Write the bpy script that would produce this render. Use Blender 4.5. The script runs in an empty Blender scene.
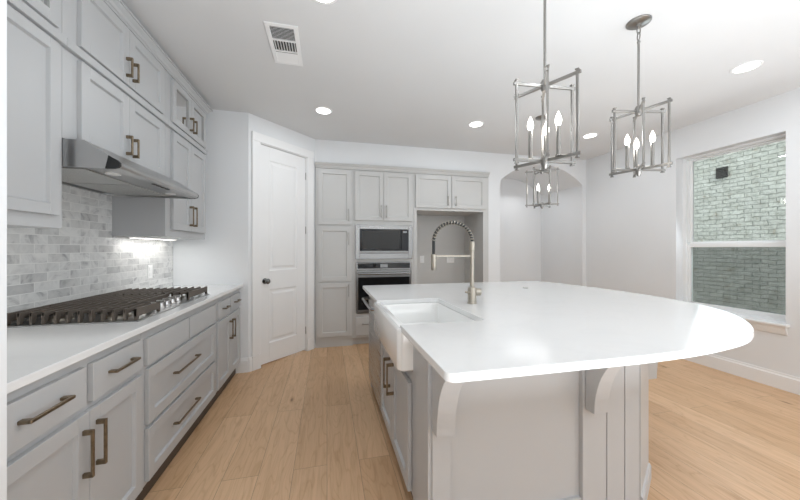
import bpy, bmesh, math, random
from mathutils import Matrix, Vector
random.seed(7)
C = bpy.context.scene.collection
PI = math.pi
R = math.radians

# ------------------------------------------------------------------ camera, world, lights, exposure
CH = 2.71                      # ceiling height
cam_d = bpy.data.cameras.new('camera'); cam = bpy.data.objects.new('camera', cam_d); C.objects.link(cam)
cam.location = (0, 0, 1.29); cam.rotation_euler = (R(90), 0, -math.atan2(73, 310))
cam_d.sensor_width = 36; cam_d.lens = 310 / 800 * 36; cam_d.shift_y = -1.5 / 800; cam_d.clip_start = 0.02
bpy.context.scene.camera = cam

w = bpy.data.worlds.new('world'); bpy.context.scene.world = w; w.use_nodes = True
wn = w.node_tree.nodes; wl = w.node_tree.links
sky = wn.new('ShaderNodeTexSky'); sky.sky_type = 'NISHITA'; sky.sun_disc = False
sky.sun_elevation = R(50); sky.sun_rotation = R(200); sky.air_density = 1.5; sky.dust_density = 4
hs = wn.new('ShaderNodeHueSaturation'); hs.inputs['Saturation'].default_value = 0.3; wl.new(sky.outputs[0], hs.inputs['Color']); wl.new(hs.outputs[0], wn['Background'].inputs[0]); wn['Background'].inputs[1].default_value = 0.5

def area(name, loc, rot, sx, sy, power, col=(1, 1, 1), shape='RECTANGLE', spread=180):
    d = bpy.data.lights.new(name, 'AREA'); d.shape = shape; d.size = sx; d.size_y = sy
    d.energy = power; d.color = col; d.spread = R(spread)
    o = bpy.data.objects.new(name, d); C.objects.link(o); o.location = loc; o.rotation_euler = rot
    return o
# added fill lamps by unseen rear and right openings; daylight at the kitchen window
area('rear_fill', (1.3, -3.35, 1.45), (R(90), 0, 0), 3.6, 2.0, 19, (0.78, 0.905, 1))
area('right_rear_fill', (3.98, -1.3, 1.45), (0, R(90), 0), 1.8, 2.0, 14, (0.82, 0.925, 1))
area('daylight_window', (4.15, 2.395, 1.48), (0, R(72), 0), 1.5, 0.66, 9, (0.84, 0.935, 1))
area('bounce_fill', (1.75, -.7, 0.6), (R(180), 0, 0), 3.2, 2.6, 158, (0.85, 0.935, 1))   # added unseen fill standing in for a flash, turned up at the ceiling
EXPOSURE = -0.14
vs = bpy.context.scene.view_settings
vs.view_transform = 'Standard'; vs.look = 'None'; vs.gamma = 1; vs.use_curve_mapping = False; vs.exposure = EXPOSURE
cy = bpy.context.scene.cycles
cy.max_bounces = 12; cy.diffuse_bounces = 6; cy.glossy_bounces = 5; cy.transparent_max_bounces = 12
cy.sample_clamp_indirect = 6; cy.caustics_reflective = False; cy.caustics_refractive = False

# ------------------------------------------------------------------ materials
def mat(name, col, rough=0.5, metal=0.0, spec=0.5, coat=0.0):
    m = bpy.data.materials.new(name); m.use_nodes = True
    b = m.node_tree.nodes['Principled BSDF']
    b.inputs['Base Color'].default_value = (*col, 1); b.inputs['Roughness'].default_value = rough
    b.inputs['Metallic'].default_value = metal; b.inputs['Specular IOR Level'].default_value = spec
    b.inputs['Coat Weight'].default_value = coat
    return m
def N(m, t, **kw):
    n = m.node_tree.nodes.new(t)
    for k, v in kw.items(): setattr(n, k, v)
    return n
def L(m, a, b): m.node_tree.links.new(a, b)
def B(m): return m.node_tree.nodes['Principled BSDF']
def ramp(m, src, stops):
    r = N(m, 'ShaderNodeValToRGB'); e = r.color_ramp.elements
    while len(e) < len(stops): e.new(0.5)
    for i, (p, c) in enumerate(stops): e[i].position = p; e[i].color = (*c, 1)
    L(m, src, r.inputs[0]); return r
def coords(m, scale=(1, 1, 1), rot=(0, 0, 0), kind='Object'):
    tc = N(m, 'ShaderNodeTexCoord'); mp = N(m, 'ShaderNodeMapping')
    mp.inputs['Scale'].default_value = scale; mp.inputs['Rotation'].default_value = rot
    L(m, tc.outputs[kind], mp.inputs[0]); return mp.outputs[0]
def geo_coords(m, scale=(1, 1, 1), rot=(0, 0, 0)):
    g = N(m, 'ShaderNodeNewGeometry'); mp = N(m, 'ShaderNodeMapping')
    mp.inputs['Scale'].default_value = scale; mp.inputs['Rotation'].default_value = rot
    L(m, g.outputs['Position'], mp.inputs[0]); return mp.outputs[0]
def noise(m, vec, scale, detail=3, rough=0.5, dist=0.0):
    n = N(m, 'ShaderNodeTexNoise'); n.inputs['Scale'].default_value = scale; n.inputs['Detail'].default_value = detail
    n.inputs['Roughness'].default_value = rough; n.inputs['Distortion'].default_value = dist
    L(m, vec, n.inputs['Vector']); return n
def bump(m, src, strength, dist=0.01):
    b = N(m, 'ShaderNodeBump'); b.inputs['Strength'].default_value = strength; b.inputs['Distance'].default_value = dist
    L(m, src, b.inputs['Height']); L(m, b.outputs[0], B(m).inputs['Normal'])
def painted(name, col, rough, amp=0.02, sc=3.0, bs=0.03):
    m = mat(name, col, rough)
    n = noise(m, coords(m), sc, 3)
    r = ramp(m, n.outputs[0], [(0.3, tuple(c * (1 - amp) for c in col)), (0.7, tuple(min(1, c * (1 + amp)) for c in col))])
    L(m, r.outputs[0], B(m).inputs['Base Color'])
    n2 = noise(m, coords(m), 180, 2); bump(m, n2.outputs[0], bs, 0.002)
    return m

M = {}
M['wall'] = painted('wall_paint', (0.76, 0.772, 0.785), 0.7, 0.01, 2, 0.08)
M['ceiling'] = painted('ceiling_paint', (0.70, 0.705, 0.71), 0.8, 0.01, 2, 0.06)
M['trim'] = painted('trim_paint', (0.84, 0.84, 0.84), 0.35, 0.006, 4, 0.0)
M['cab'] = painted('cabinet_paint', (0.475, 0.48, 0.486), 0.38, 0.008, 4, 0.01)
M['cabback'] = painted('light_cabinet_paint', (0.56, 0.558, 0.548), 0.38, 0.008, 4, 0.01)
M['interior'] = painted('cabinet_interior', (0.80, 0.78, 0.66), 0.5, 0.01)
M['pewter'] = mat('pewter', (0.36, 0.35, 0.33), 0.35, 0.9)
M['brass'] = mat('antique_brass', (0.24, 0.185, 0.125), 0.36, 0.9)
n = noise(M['brass'], coords(M['brass']), 60, 2)
r_ = ramp(M['brass'], n.outputs[0], [(0.3, (0.20, 0.155, 0.105)), (0.7, (0.28, 0.22, 0.15))]); L(M['brass'], r_.outputs[0], B(M['brass']).inputs['Base Color'])
M['nickel'] = mat('brushed_nickel', (0.43, 0.395, 0.34), 0.36, 1.0)
M['lamp_nickel'] = mat('polished_nickel', (0.31, 0.302, 0.288), 0.3, 1.0)
M['knobdark'] = mat('satin_pewter', (0.22, 0.215, 0.21), 0.25, 0.9)
M['chrome'] = mat('chrome', (0.75, 0.75, 0.75), 0.1, 1.0)
M['darkmetal'] = mat('dark_bronze', (0.10, 0.095, 0.09), 0.35, 0.8)
M['black'] = mat('black_plastic', (0.015, 0.015, 0.015), 0.4)
M['rubber'] = mat('black_rubber', (0.02, 0.02, 0.02), 0.6)
M['blackglass'] = mat('black_glass', (0.008, 0.008, 0.009), 0.05, 0, 0.35)
M['display'] = mat('grey_display', (0.30, 0.31, 0.32), 0.2)
M['iron'] = mat('cast_iron', (0.11, 0.090, 0.073), 0.6, 0.1)
n = noise(M['iron'], coords(M['iron']), 120, 3); bump(M['iron'], n.outputs[0], 0.25, 0.002)
M['vinyl'] = mat('window_vinyl', (0.82, 0.83, 0.83), 0.35)
M['fireclay'] = mat('fireclay', (0.84, 0.84, 0.83), 0.12, 0, 0.5, 0.5)
M['plate'] = mat('outlet_plastic', (0.88, 0.88, 0.87), 0.35)
M['ventdark'] = mat('duct_dark', (0.05, 0.05, 0.05), 0.8)
M['kick'] = mat('toe_kick', (0.085, 0.062, 0.045), 0.6)  # dark brown takes the toe-space shade into the kick colour

def steel(name, axis, col=(0.60, 0.60, 0.60), rough=0.28, amp=0.06):
    m = mat(name, col, rough, 1.0)
    sc = [220, 220, 220]; sc[axis] = 2
    n = noise(m, coords(m, tuple(sc)), 1, 2)
    r = ramp(m, n.outputs[0], [(0.3, (rough - amp,) * 3), (0.7, (rough + amp,) * 3)]); L(m, r.outputs[0], B(m).inputs['Roughness'])
    return m
M['steel'] = steel('stainless_brushed_along', 0, (0.29, 0.29, 0.29), 0.26, 0.003)
M['steelY'] = steel('stainless_brushed_deep', 1, (0.50, 0.50, 0.50), 0.3, 0.015)
M['steelD'] = steel('stainless_dishwasher', 1, (0.42, 0.43, 0.44), 0.3)

def emis(name, col, s):
    m = bpy.data.materials.new(name); m.use_nodes = True; t = m.node_tree
    t.nodes.remove(t.nodes['Principled BSDF']); e = t.nodes.new('ShaderNodeEmission')
    e.inputs[0].default_value = (*col, 1); e.inputs[1].default_value = s
    t.links.new(e.outputs[0], t.nodes['Material Output'].inputs[0]); return m
M['lamp'] = emis('lamp_lens', (1, 0.985, 0.95), 9)
M['bulb'] = emis('bulb_glow', (1, 0.97, 0.92), 7)
M['strip'] = emis('led_strip', (1, 0.98, 0.93), 6)

def glass(name, tint, fac=0.08):
    m = bpy.data.materials.new(name); m.use_nodes = True; t = m.node_tree
    t.nodes.remove(t.nodes['Principled BSDF'])
    tr = t.nodes.new('ShaderNodeBsdfTransparent'); tr.inputs[0].default_value = (*tint, 1)
    gl = t.nodes.new('ShaderNodeBsdfGlossy'); gl.inputs['Roughness'].default_value = 0.02
    mx = t.nodes.new('ShaderNodeMixShader'); fr = t.nodes.new('ShaderNodeFresnel'); fr.inputs[0].default_value = 1.35
    t.links.new(fr.outputs[0], mx.inputs[0]); t.links.new(tr.outputs[0], mx.inputs[1]); t.links.new(gl.outputs[0], mx.inputs[2])
    t.links.new(mx.outputs[0], t.nodes['Material Output'].inputs[0]); return m
M['glass'] = glass('window_glass', (0.94, 0.968, 0.95))
M['cabglass'] = glass('cabinet_glass', (0.96, 0.98, 0.96))
def screen_mat():
    m = bpy.data.materials.new('insect_screen'); m.use_nodes = True; t = m.node_tree; b = t.nodes['Principled BSDF']
    b.inputs['Base Color'].default_value = (0.14, 0.15, 0.15, 1); b.inputs['Roughness'].default_value = 0.7
    tr = t.nodes.new('ShaderNodeBsdfTransparent'); mx = t.nodes.new('ShaderNodeMixShader'); mx.inputs[0].default_value = 0.36
    t.links.new(tr.outputs[0], mx.inputs[1]); t.links.new(b.outputs[0], mx.inputs[2]); t.links.new(mx.outputs[0], t.nodes['Material Output'].inputs[0])
    return m
M['screen'] = screen_mat()

# oak planks running away from the camera
def floor_mat():
    m = mat('oak_planks', (0.5, 0.35, 0.2), 0.42)
    v = geo_coords(m, (1, 1, 1), (0, 0, R(90)))
    br = N(m, 'ShaderNodeTexBrick'); br.offset = 0.37; br.offset_frequency = 2
    br.inputs['Color1'].default_value = (0, 0, 0, 1); br.inputs['Color2'].default_value = (1, 1, 1, 1)
    br.inputs['Mortar'].default_value = (0.5, 0.5, 0.5, 1); br.inputs['Scale'].default_value = 1
    br.inputs['Mortar Size'].default_value = 0.0012; br.inputs['Mortar Smooth'].default_value = 0.3
    br.inputs['Brick Width'].default_value = 1.9; br.inputs['Row Height'].default_value = 0.19; br.inputs['Bias'].default_value = 0
    L(m, v, br.inputs['Vector'])
    # each plank shifts the grain
    sh = N(m, 'ShaderNodeVectorMath', operation='MULTIPLY_ADD'); L(m, br.outputs['Color'], sh.inputs[0]); sh.inputs[1].default_value = (37, 53, 11)
    L(m, v, sh.inputs[2])
    s1 = N(m, 'ShaderNodeVectorMath', operation='MULTIPLY'); L(m, sh.outputs[0], s1.inputs[0]); s1.inputs[1].default_value = (0.9, 9, 1)
    g1 = noise(m, s1.outputs[0], 2.2, 6, 0.6, 0.8)
    s2 = N(m, 'ShaderNodeVectorMath', operation='MULTIPLY'); L(m, sh.outputs[0], s2.inputs[0]); s2.inputs[1].default_value = (3, 90, 1)
    g2 = noise(m, s2.outputs[0], 1.6, 4, 0.6)
    s3 = N(m, 'ShaderNodeVectorMath', operation='MULTIPLY'); L(m, sh.outputs[0], s3.inputs[0]); s3.inputs[1].default_value = (1.6, 5, 1)
    kn = N(m, 'ShaderNodeTexVoronoi'); kn.inputs['Scale'].default_value = 1.0; L(m, s3.outputs[0], kn.inputs['Vector'])
    s4 = N(m, 'ShaderNodeVectorMath', operation='MULTIPLY'); L(m, sh.outputs[0], s4.inputs[0]); s4.inputs[1].default_value = (0.8, 5, 1)
    g4 = noise(m, s4.outputs[0], 1.5, 2, 0.4, 0.3); sn = N(m, 'ShaderNodeMath', operation='MULTIPLY'); L(m, g4.outputs[0], sn.inputs[0]); sn.inputs[1].default_value = 90
    sn2 = N(m, 'ShaderNodeMath', operation='SINE'); L(m, sn.outputs[0], sn2.inputs[0])
    g4r = ramp(m, sn2.outputs[0], [(0.0, (1.0, 1.0, 1.0)), (0.75, (0.985, 0.98, 0.97)), (1.0, (0.90, 0.87, 0.83))])
    base = ramp(m, br.outputs['Color'], [(0.0, (0.585, 0.370, 0.212)), (0.5, (0.635, 0.412, 0.244)), (1.0, (0.68, 0.452, 0.276))])
    gr = ramp(m, g1.outputs[0], [(0.30, (0.84, 0.80, 0.75)), (0.5, (1, 1, 1)), (0.72, (1.06, 1.06, 1.06))])
    fr = ramp(m, g2.outputs[0], [(0.30, (0.94, 0.93, 0.91)), (0.6, (1.02, 1.02, 1.02))])
    kr = ramp(m, kn.outputs['Distance'], [(0.02, (0.36, 0.28, 0.22)), (0.07, (0.86, 0.82, 0.77)), (0.13, (1, 1, 1))])
    col = base.outputs[0]
    for x in (gr, fr, kr, g4r):
        mx = N(m, 'ShaderNodeMixRGB', blend_type='MULTIPLY'); mx.inputs[0].default_value = 1; L(m, col, mx.inputs[1]); L(m, x.outputs[0], mx.inputs[2]); col = mx.outputs[0]
    mx = N(m, 'ShaderNodeMixRGB', blend_type='MIX'); L(m, br.outputs['Fac'], mx.inputs[0]); L(m, col, mx.inputs[1]); mx.inputs[2].default_value = (0.25, 0.165, 0.10, 1)
    L(m, mx.outputs[0], B(m).inputs['Base Color'])
    bump(m, g2.outputs[0], 0.08, 0.002)
    return m
M['floor'] = floor_mat()

# white quartz with faint veins
def quartz():
    m = mat('white_quartz', (0.85, 0.85, 0.845), 0.13, 0, 0.5)
    n = noise(m, geo_coords(m), 1.6, 5, 0.55, 1.2)
    r = ramp(m, n.outputs[0], [(0.46, (0.78, 0.78, 0.778)), (0.495, (0.765, 0.765, 0.765)), (0.53, (0.78, 0.78, 0.778))])
    L(m, r.outputs[0], B(m).inputs['Base Color']); return m
M['quartz'] = quartz()

# marble subway tile on the left wall
def tile():
    m = mat('marble_tile', (0.7, 0.7, 0.7), 0.18)
    g = N(m, 'ShaderNodeNewGeometry'); s = N(m, 'ShaderNodeSeparateXYZ'); L(m, g.outputs['Position'], s.inputs[0])
    cb = N(m, 'ShaderNodeCombineXYZ'); L(m, s.outputs['Y'], cb.inputs[0]); L(m, s.outputs['Z'], cb.inputs[1])
    br = N(m, 'ShaderNodeTexBrick'); br.offset = 0.5; br.offset_frequency = 2
    br.inputs['Color1'].default_value = (0, 0, 0, 1); br.inputs['Color2'].default_value = (1, 1, 1, 1); br.inputs['Mortar'].default_value = (0, 0, 0, 1)
    br.inputs['Scale'].default_value = 1; br.inputs['Mortar Size'].default_value = 0.002; br.inputs['Brick Width'].default_value = 0.155
    br.inputs['Row Height'].default_value = 0.0505; L(m, cb.outputs[0], br.inputs['Vector'])
    sh = N(m, 'ShaderNodeVectorMath', operation='MULTIPLY_ADD'); L(m, br.outputs['Color'], sh.inputs[0]); sh.inputs[1].default_value = (9, 17, 5); L(m, cb.outputs[0], sh.inputs[2])
    n1 = noise(m, sh.outputs[0], 9, 5, 0.6, 1.5)
    vein = ramp(m, n1.outputs[0], [(0.28, (0.44, 0.44, 0.45)), (0.44, (0.70, 0.70, 0.695)), (0.62, (0.80, 0.80, 0.79))])
    tone = ramp(m, br.outputs['Color'], [(0.0, (0.70, 0.70, 0.705)), (0.35, (0.88, 0.88, 0.875)), (1.0, (1.0, 1.0, 0.995))])
    mx = N(m, 'ShaderNodeMixRGB', blend_type='MULTIPLY'); mx.inputs[0].default_value = 1; L(m, vein.outputs[0], mx.inputs[1]); L(m, tone.outputs[0], mx.inputs[2])
    m2 = N(m, 'ShaderNodeMixRGB'); L(m, br.outputs['Fac'], m2.inputs[0]); L(m, mx.outputs[0], m2.inputs[1]); m2.inputs[2].default_value = (0.82, 0.82, 0.80, 1)
    L(m, m2.outputs[0], B(m).inputs['Base Color'])
    inv = N(m, 'ShaderNodeMath', operation='SUBTRACT'); inv.inputs[0].default_value = 1; L(m, br.outputs['Fac'], inv.inputs[1]); bump(m, inv.outputs[0], 0.3, 0.002)
    return m
M['tile'] = tile()

def brick():
    m = mat('painted_brick', (0.5, 0.55, 0.5), 0.85)
    g = N(m, 'ShaderNodeNewGeometry'); s = N(m, 'ShaderNodeSeparateXYZ'); L(m, g.outputs['Position'], s.inputs[0])
    cb = N(m, 'ShaderNodeCombineXYZ'); L(m, s.outputs['Y'], cb.inputs[0]); L(m, s.outputs['Z'], cb.inputs[1])
    wob = noise(m, cb.outputs[0], 7, 4); wm = N(m, 'ShaderNodeVectorMath', operation='MULTIPLY_ADD'); L(m, wob.outputs['Color'], wm.inputs[0]); wm.inputs[1].default_value = (0.07, 0.055, 0); L(m, cb.outputs[0], wm.inputs[2])
    br = N(m, 'ShaderNodeTexBrick'); br.inputs['Scale'].default_value = 1; br.inputs['Brick Width'].default_value = 0.21; br.inputs['Row Height'].default_value = 0.075
    br.inputs['Mortar Size'].default_value = 0.008; br.inputs['Mortar Smooth'].default_value = 1.0
    br.inputs['Color1'].default_value = (0.48, 0.50, 0.48, 1); br.inputs['Color2'].default_value = (0.54, 0.565, 0.54, 1); br.inputs['Mortar'].default_value = (0.43, 0.46, 0.435, 1)
    L(m, wm.outputs[0], br.inputs['Vector'])
    n1 = noise(m, cb.outputs[0], 5, 5, 0.65)
    r1 = ramp(m, n1.outputs[0], [(0.30, (0.60, 0.52, 0.44)), (0.40, (0.80, 0.80, 0.78)), (0.62, (1, 1, 1))])
    mx = N(m, 'ShaderNodeMixRGB', blend_type='MULTIPLY'); mx.inputs[0].default_value = 1; L(m, br.outputs[0], mx.inputs[1]); L(m, r1.outputs[0], mx.inputs[2])
    n3 = noise(m, cb.outputs[0], 16, 5, 0.7, 0.6); r3 = ramp(m, n3.outputs[0], [(0.32, (0.66, 0.68, 0.66)), (0.5, (0.95, 0.95, 0.95)), (0.68, (1.18, 1.18, 1.18))])
    m3 = N(m, 'ShaderNodeMixRGB', blend_type='MULTIPLY'); m3.inputs[0].default_value = 1; L(m, mx.outputs[0], m3.inputs[1]); L(m, r3.outputs[0], m3.inputs[2])
    L(m, m3.outputs[0], B(m).inputs['Base Color'])
    ad = N(m, 'ShaderNodeMath', operation='SUBTRACT'); L(m, n1.outputs[0], ad.inputs[0]); L(m, br.outputs['Fac'], ad.inputs[1]); bump(m, ad.outputs[0], 0.8, 0.02)
    return m
M['brick'] = brick()
M['ground'] = painted('gravel_ground', (0.35, 0.34, 0.32), 0.9, 0.2, 20, 0.3)
def filt():
    m = mat('filter_mesh', (0.6, 0.6, 0.6), 0.4, 0.9)
    c = coords(m); wv = N(m, 'ShaderNodeTexWave'); wv.inputs['Scale'].default_value = 60; L(m, c, wv.inputs['Vector'])
    r = ramp(m, wv.outputs[0], [(0.2, (0.5, 0.5, 0.49)), (0.8, (0.72, 0.72, 0.70))]); L(m, r.outputs[0], B(m).inputs['Base Color']); return m
M['filter'] = filt()
M['knob'] = mat('satin_steel_knob', (0.62, 0.61, 0.60), 0.3, 1.0)

# ------------------------------------------------------------------ mesh helpers
ROOTM = {}
def root_of(o):
    while o.parent: o = o.parent
    return o
class MB:
    """collects shapes and links them as one mesh object"""
    def __init__(s, mtx=None): s.bm = bmesh.new(); s.m = mtx or Matrix()
    def _add(s, t, bevel=0, seg=1):
        if bevel:
            bmesh.ops.bevel(t, geom=t.edges[:], offset=bevel, segments=seg, profile=0.5, affect='EDGES')
        t.transform(s.m); me = bpy.data.meshes.new('t'); t.to_mesh(me); s.bm.from_mesh(me); bpy.data.meshes.remove(me); t.free(); return s
    def box(s, a, b, bevel=0, seg=1):
        t = bmesh.new(); bmesh.ops.create_cube(t, size=1)
        for v in t.verts:
            v.co = Vector([(a[i] + b[i]) / 2 + v.co[i] * abs(b[i] - a[i]) for i in range(3)])
        return s._add(t, bevel, seg)
    def prism(s, pts, d0, d1, axis='y', bevel=0, seg=1):
        """pts 2D outline; axis = extrusion axis. y: pts are (x,z); z: (x,y); x: (y,z)"""
        t = bmesh.new()
        def P(p, d): return {'y': (p[0], d, p[1]), 'z': (p[0], p[1], d), 'x': (d, p[0], p[1])}[axis]
        v0 = [t.verts.new(P(p, d0)) for p in pts]; v1 = [t.verts.new(P(p, d1)) for p in pts]; n = len(pts)
        f0 = t.faces.new(v0); f1 = t.faces.new(list(reversed(v1)))
        for i in range(n): t.faces.new((v0[i], v1[i], v1[(i + 1) % n], v0[(i + 1) % n]))
        bmesh.ops.recalc_face_normals(t, faces=t.faces[:])
        if bevel:
            es = [e for e in t.edges if (f0 in e.link_faces or f1 in e.link_faces)]
            bmesh.ops.bevel(t, geom=es, offset=bevel, segments=seg, profile=0.5, affect='EDGES')
        bmesh.ops.triangulate(t, faces=[f for f in t.faces if len(f.verts) > 4])
        return s._add(t)
    def cyl(s, a, b, r, r2=None, n=20, bevel=0):
        a = Vector(a); b = Vector(b); r2 = r if r2 is None else r2; t = bmesh.new()
        bmesh.ops.create_cone(t, cap_ends=True, segments=n, radius1=r, radius2=r2, depth=(b - a).length)
        if bevel: bmesh.ops.bevel(t, geom=[e for e in t.edges if len(e.link_faces) == 2 and any(len(f.verts) > 4 for f in e.link_faces)], offset=bevel, segments=2, affect='EDGES')
        q = (b - a).to_track_quat('Z', 'Y').to_matrix().to_4x4(); t.transform(Matrix.Translation((a + b) / 2) @ q)
        return s._add(t)
    def sphere(s, c, r, sc=(1, 1, 1), n=20):
        t = bmesh.new(); bmesh.ops.create_uvsphere(t, u_segments=n, v_segments=n // 2 + 2, radius=r)
        for v in t.verts: v.co = Vector((v.co.x * sc[0] + c[0], v.co.y * sc[1] + c[1], v.co.z * sc[2] + c[2]))
        return s._add(t)
    def lathe(s, prof, c=(0, 0, 0), n=28):
        t = bmesh.new(); rings = []
        for r, z in prof:
            rings.append([t.verts.new((c[0] + r * math.cos(2 * PI * k / n), c[1] + r * math.sin(2 * PI * k / n), c[2] + z)) for k in range(n)])
        for i in range(len(rings) - 1):
            for k in range(n): t.faces.new((rings[i][k], rings[i][(k + 1) % n], rings[i + 1][(k + 1) % n], rings[i + 1][k]))
        t.faces.new(list(reversed(rings[0]))); t.faces.new(rings[-1])
        bmesh.ops.recalc_face_normals(t, faces=t.faces[:]); return s._add(t)
    def tube(s, pts, r, n=10, closed=False, rz=None):
        pts = [Vector(p) for p in pts]; t = bmesh.new(); rings = []; N_ = len(pts); prev = None
        for i, p in enumerate(pts):
            if closed: d = pts[(i + 1) % N_] - pts[i - 1]
            else: d = pts[min(i + 1, N_ - 1)] - pts[max(i - 1, 0)]
            d.normalize()
            if prev is None: x = d.orthogonal().normalized()
            else: x = (prev - d * prev.dot(d)).normalized()
            prev = x; y = d.cross(x); rr = r[i] if isinstance(r, (list, tuple)) else r
            rings.append([t.verts.new(p + (x * math.cos(2 * PI * k / n) + y * math.sin(2 * PI * k / n)) * rr) for k in range(n)])
        for i in range(N_ if closed else N_ - 1):
            a = rings[i]; b = rings[(i + 1) % N_]
            for k in range(n): t.faces.new((a[k], a[(k + 1) % n], b[(k + 1) % n], b[k]))
        if not closed: t.faces.new(list(reversed(rings[0]))); t.faces.new(rings[-1])
        bmesh.ops.recalc_face_normals(t, faces=t.faces[:]); return s._add(t)
    def build(s, name, m, parent=None, smooth=False, label=None):
        if parent: 
            mi = ROOTM.get(root_of(parent).name)
            if mi: s.bm.transform(mi)
        me = bpy.data.meshes.new(name); s.bm.to_mesh(me); s.bm.free()
        me.materials.append(M[m] if isinstance(m, str) else m)
        if smooth:
            me.polygons.foreach_set('use_smooth', [True] * len(me.polygons))
            me.set_sharp_from_angle(angle=R(35))
        o = bpy.data.objects.new(name, me); C.objects.link(o)
        if parent: o.parent = parent
        if label: o['label'] = label
        return o
def thing(name, label, cat, loc=(0, 0, 0), rotz=0, group=None):
    o = bpy.data.objects.new(name, None); C.objects.link(o); o.empty_display_size = 0.1
    o.location = loc; o.rotation_euler = (0, 0, rotz); o['label'] = label; o['category'] = cat
    if group: o['group'] = group
    ROOTM[o.name] = (Matrix.Translation(loc) @ Matrix.Rotation(rotz, 4, 'Z')).inverted()
    return o
def tag(o, label, cat, group=None):
    o['label'] = label; o['category'] = cat
    if group: o['group'] = group
    return o
def struct(o, label=None):
    o['kind'] = 'structure'
    if label: o['label'] = label
    return o
def copy_tree(o, parent=None):
    c = o.copy(); C.objects.link(c)
    if parent: c.parent = parent; c.matrix_parent_inverse = Matrix()
    for ch in list(o.children): copy_tree(ch, c)
    return c
def fr(origin, u, n):
    """local frame: x along the face, y outwards, z up"""
    u = Vector(u); n = Vector(n); z = Vector((0, 0, 1)); m = Matrix.Identity(4)
    for i in range(3): m[i][0] = u[i]; m[i][1] = n[i]; m[i][2] = z[i]; m[i][3] = origin[i]
    return m

# ------------------------------------------------------------------ room shell
LX = -1.50; RX = 4.06; BY = 4.17; RB = -3.5
struct(MB().box((LX - .3, RB, -.1), (RX + .02, 5.3, 0)).build('floor', 'floor'), 'light oak plank floor')
struct(MB().box((LX - .3, RB, CH), (RX + .3, 5.3, CH + .1)).build('ceiling', 'ceiling'), 'flat white ceiling')
struct(MB().box((LX - .12, RB, 0), (LX, 3.62, CH)).build('wall_left', 'wall'))
struct(MB().box((LX, .88, 0), (-.80, 1.006, CH)).build('wall_near', 'wall'), 'white wall end at the left edge of the view')
struct(MB().box((LX, 3.52, 0), (-.80, 3.62, CH)).build('wall_return', 'wall'), 'short white wall at the end of the left counter')
# 45 degree wall with the pantry door
S2 = 2 ** -.5
DW = fr((-.80, 3.52, 0), (S2, S2, 0), (S2, -S2, 0))
m = MB(DW); m.box((0, -.10, 0), (.125, 0, CH)).box((.785, -.10, 0), (.92, 0, CH)).box((.125, -.10, 2.44), (.785, 0, CH))
struct(m.build('wall_angled', 'wall'), 'angled white wall with the pantry door')
# back wall with the cabinet recess and the arched opening
arc = []
ax0, ax1, zs, rise = 2.52, 3.985, 2.305, .285
hw = (ax1 - ax0) / 2; rad = (hw * hw + rise * rise) / (2 * rise); cz = zs + rise - rad; cx = (ax0 + ax1) / 2; a0 = math.asin(hw / rad)
for k in range(33):
    a = -a0 + 2 * a0 * k / 32; arc.append((cx + rad * math.sin(a), cz + rad * math.cos(a)))
pts = [(-.15, CH), (-.15, 2.405), (2.32, 2.405), (2.32, 0), (ax0, 0)] + arc + [(ax1, 0), (RX, 0), (RX, CH)]
struct(MB().prism(pts, BY, 5.15, 'y').build('wall_back', 'wall'), 'white back wall with an arched opening')
struct(MB().box((-.15, 4.78, 0), (2.32, 4.86, 2.405)).build('wall_recess', 'cabback'), 'wall at the back of the refrigerator alcove')  # cabinet grey puts the alcove's shade into this wall's colour
struct(MB().box((-.27, BY, 0), (-.15, 4.86, CH)).build('wall_recess_side', 'wall'))
struct(MB().box((ax0 - .2, 5.15, 0), (RX + .2, 5.27, CH)).build('wall_hall', 'wall'), 'hall wall seen through the arched opening')
# right wall with the window opening
WY0, WY1, WZ0, WZ1 = 1.94, 2.85, .59, 2.36
m = MB(); T_ = RX + .2
m.box((RX, RB, 0), (T_, -2.3, CH)).box((RX, -1.2, 0), (T_, WY0, CH)).box((RX, WY1, 0), (T_, 5.27, CH)).box((RX, WY0, 0), (T_, WY1, WZ0)).box((RX, WY0, WZ1), (T_, WY1, CH))
m.box((RX, -2.3, 2.36), (T_, -1.2, CH)).box((RX, -2.3, 0), (T_, -1.2, .59))
struct(m.build('wall_right', 'wall'), 'white right wall with the window')
m = MB(); xs = [LX - .12, .1, .9, 2.0, 2.8, T_]
for a, b in ((0, 1), (2, 3), (4, 5)): m.box((xs[a], RB - .15, 0), (xs[b], RB, CH))
for a, b in ((1, 2), (3, 4)): m.box((xs[a], RB - .15, 0), (xs[b], RB, .5)).box((xs[a], RB - .15, 2.35), (xs[b], RB, CH))
struct(m.build('wall_rear', 'wall'), 'rear wall behind the viewpoint')

def base_profile(h=.15, t=.016): return [(0, 0), (t, 0), (t, h - .028), (t - .006, h - .018), (t - .008, h), (0, h)]
def baseboard(name, F, s0, s1, h=.15):
    m = MB(F); t = bmesh.new()
    m.prism([(p[0], p[1]) for p in base_profile(h)], s0, s1, 'x')
    return struct(m.build(name, 'trim'), 'white moulded baseboard')
baseboard('baseboard_right', fr((RX, 0, 0), (0, 1, 0), (-1, 0, 0)), -3.4, BY)
baseboard('baseboard_back', fr((0, BY, 0), (1, 0, 0), (0, -1, 0)), 2.325, ax0)
baseboard('baseboard_hall', fr((0, 5.15, 0), (1, 0, 0), (0, -1, 0)), ax0, ax1)
baseboard('baseboard_hall_side', fr((ax1, 0, 0), (0, 1, 0), (-1, 0, 0)), BY, 5.14)
baseboard('baseboard_angled', DW, 0.0, .036)
baseboard('baseboard_return', fr((0, 3.52, 0), (1, 0, 0), (0, -1, 0)), -.93, -.80)

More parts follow.
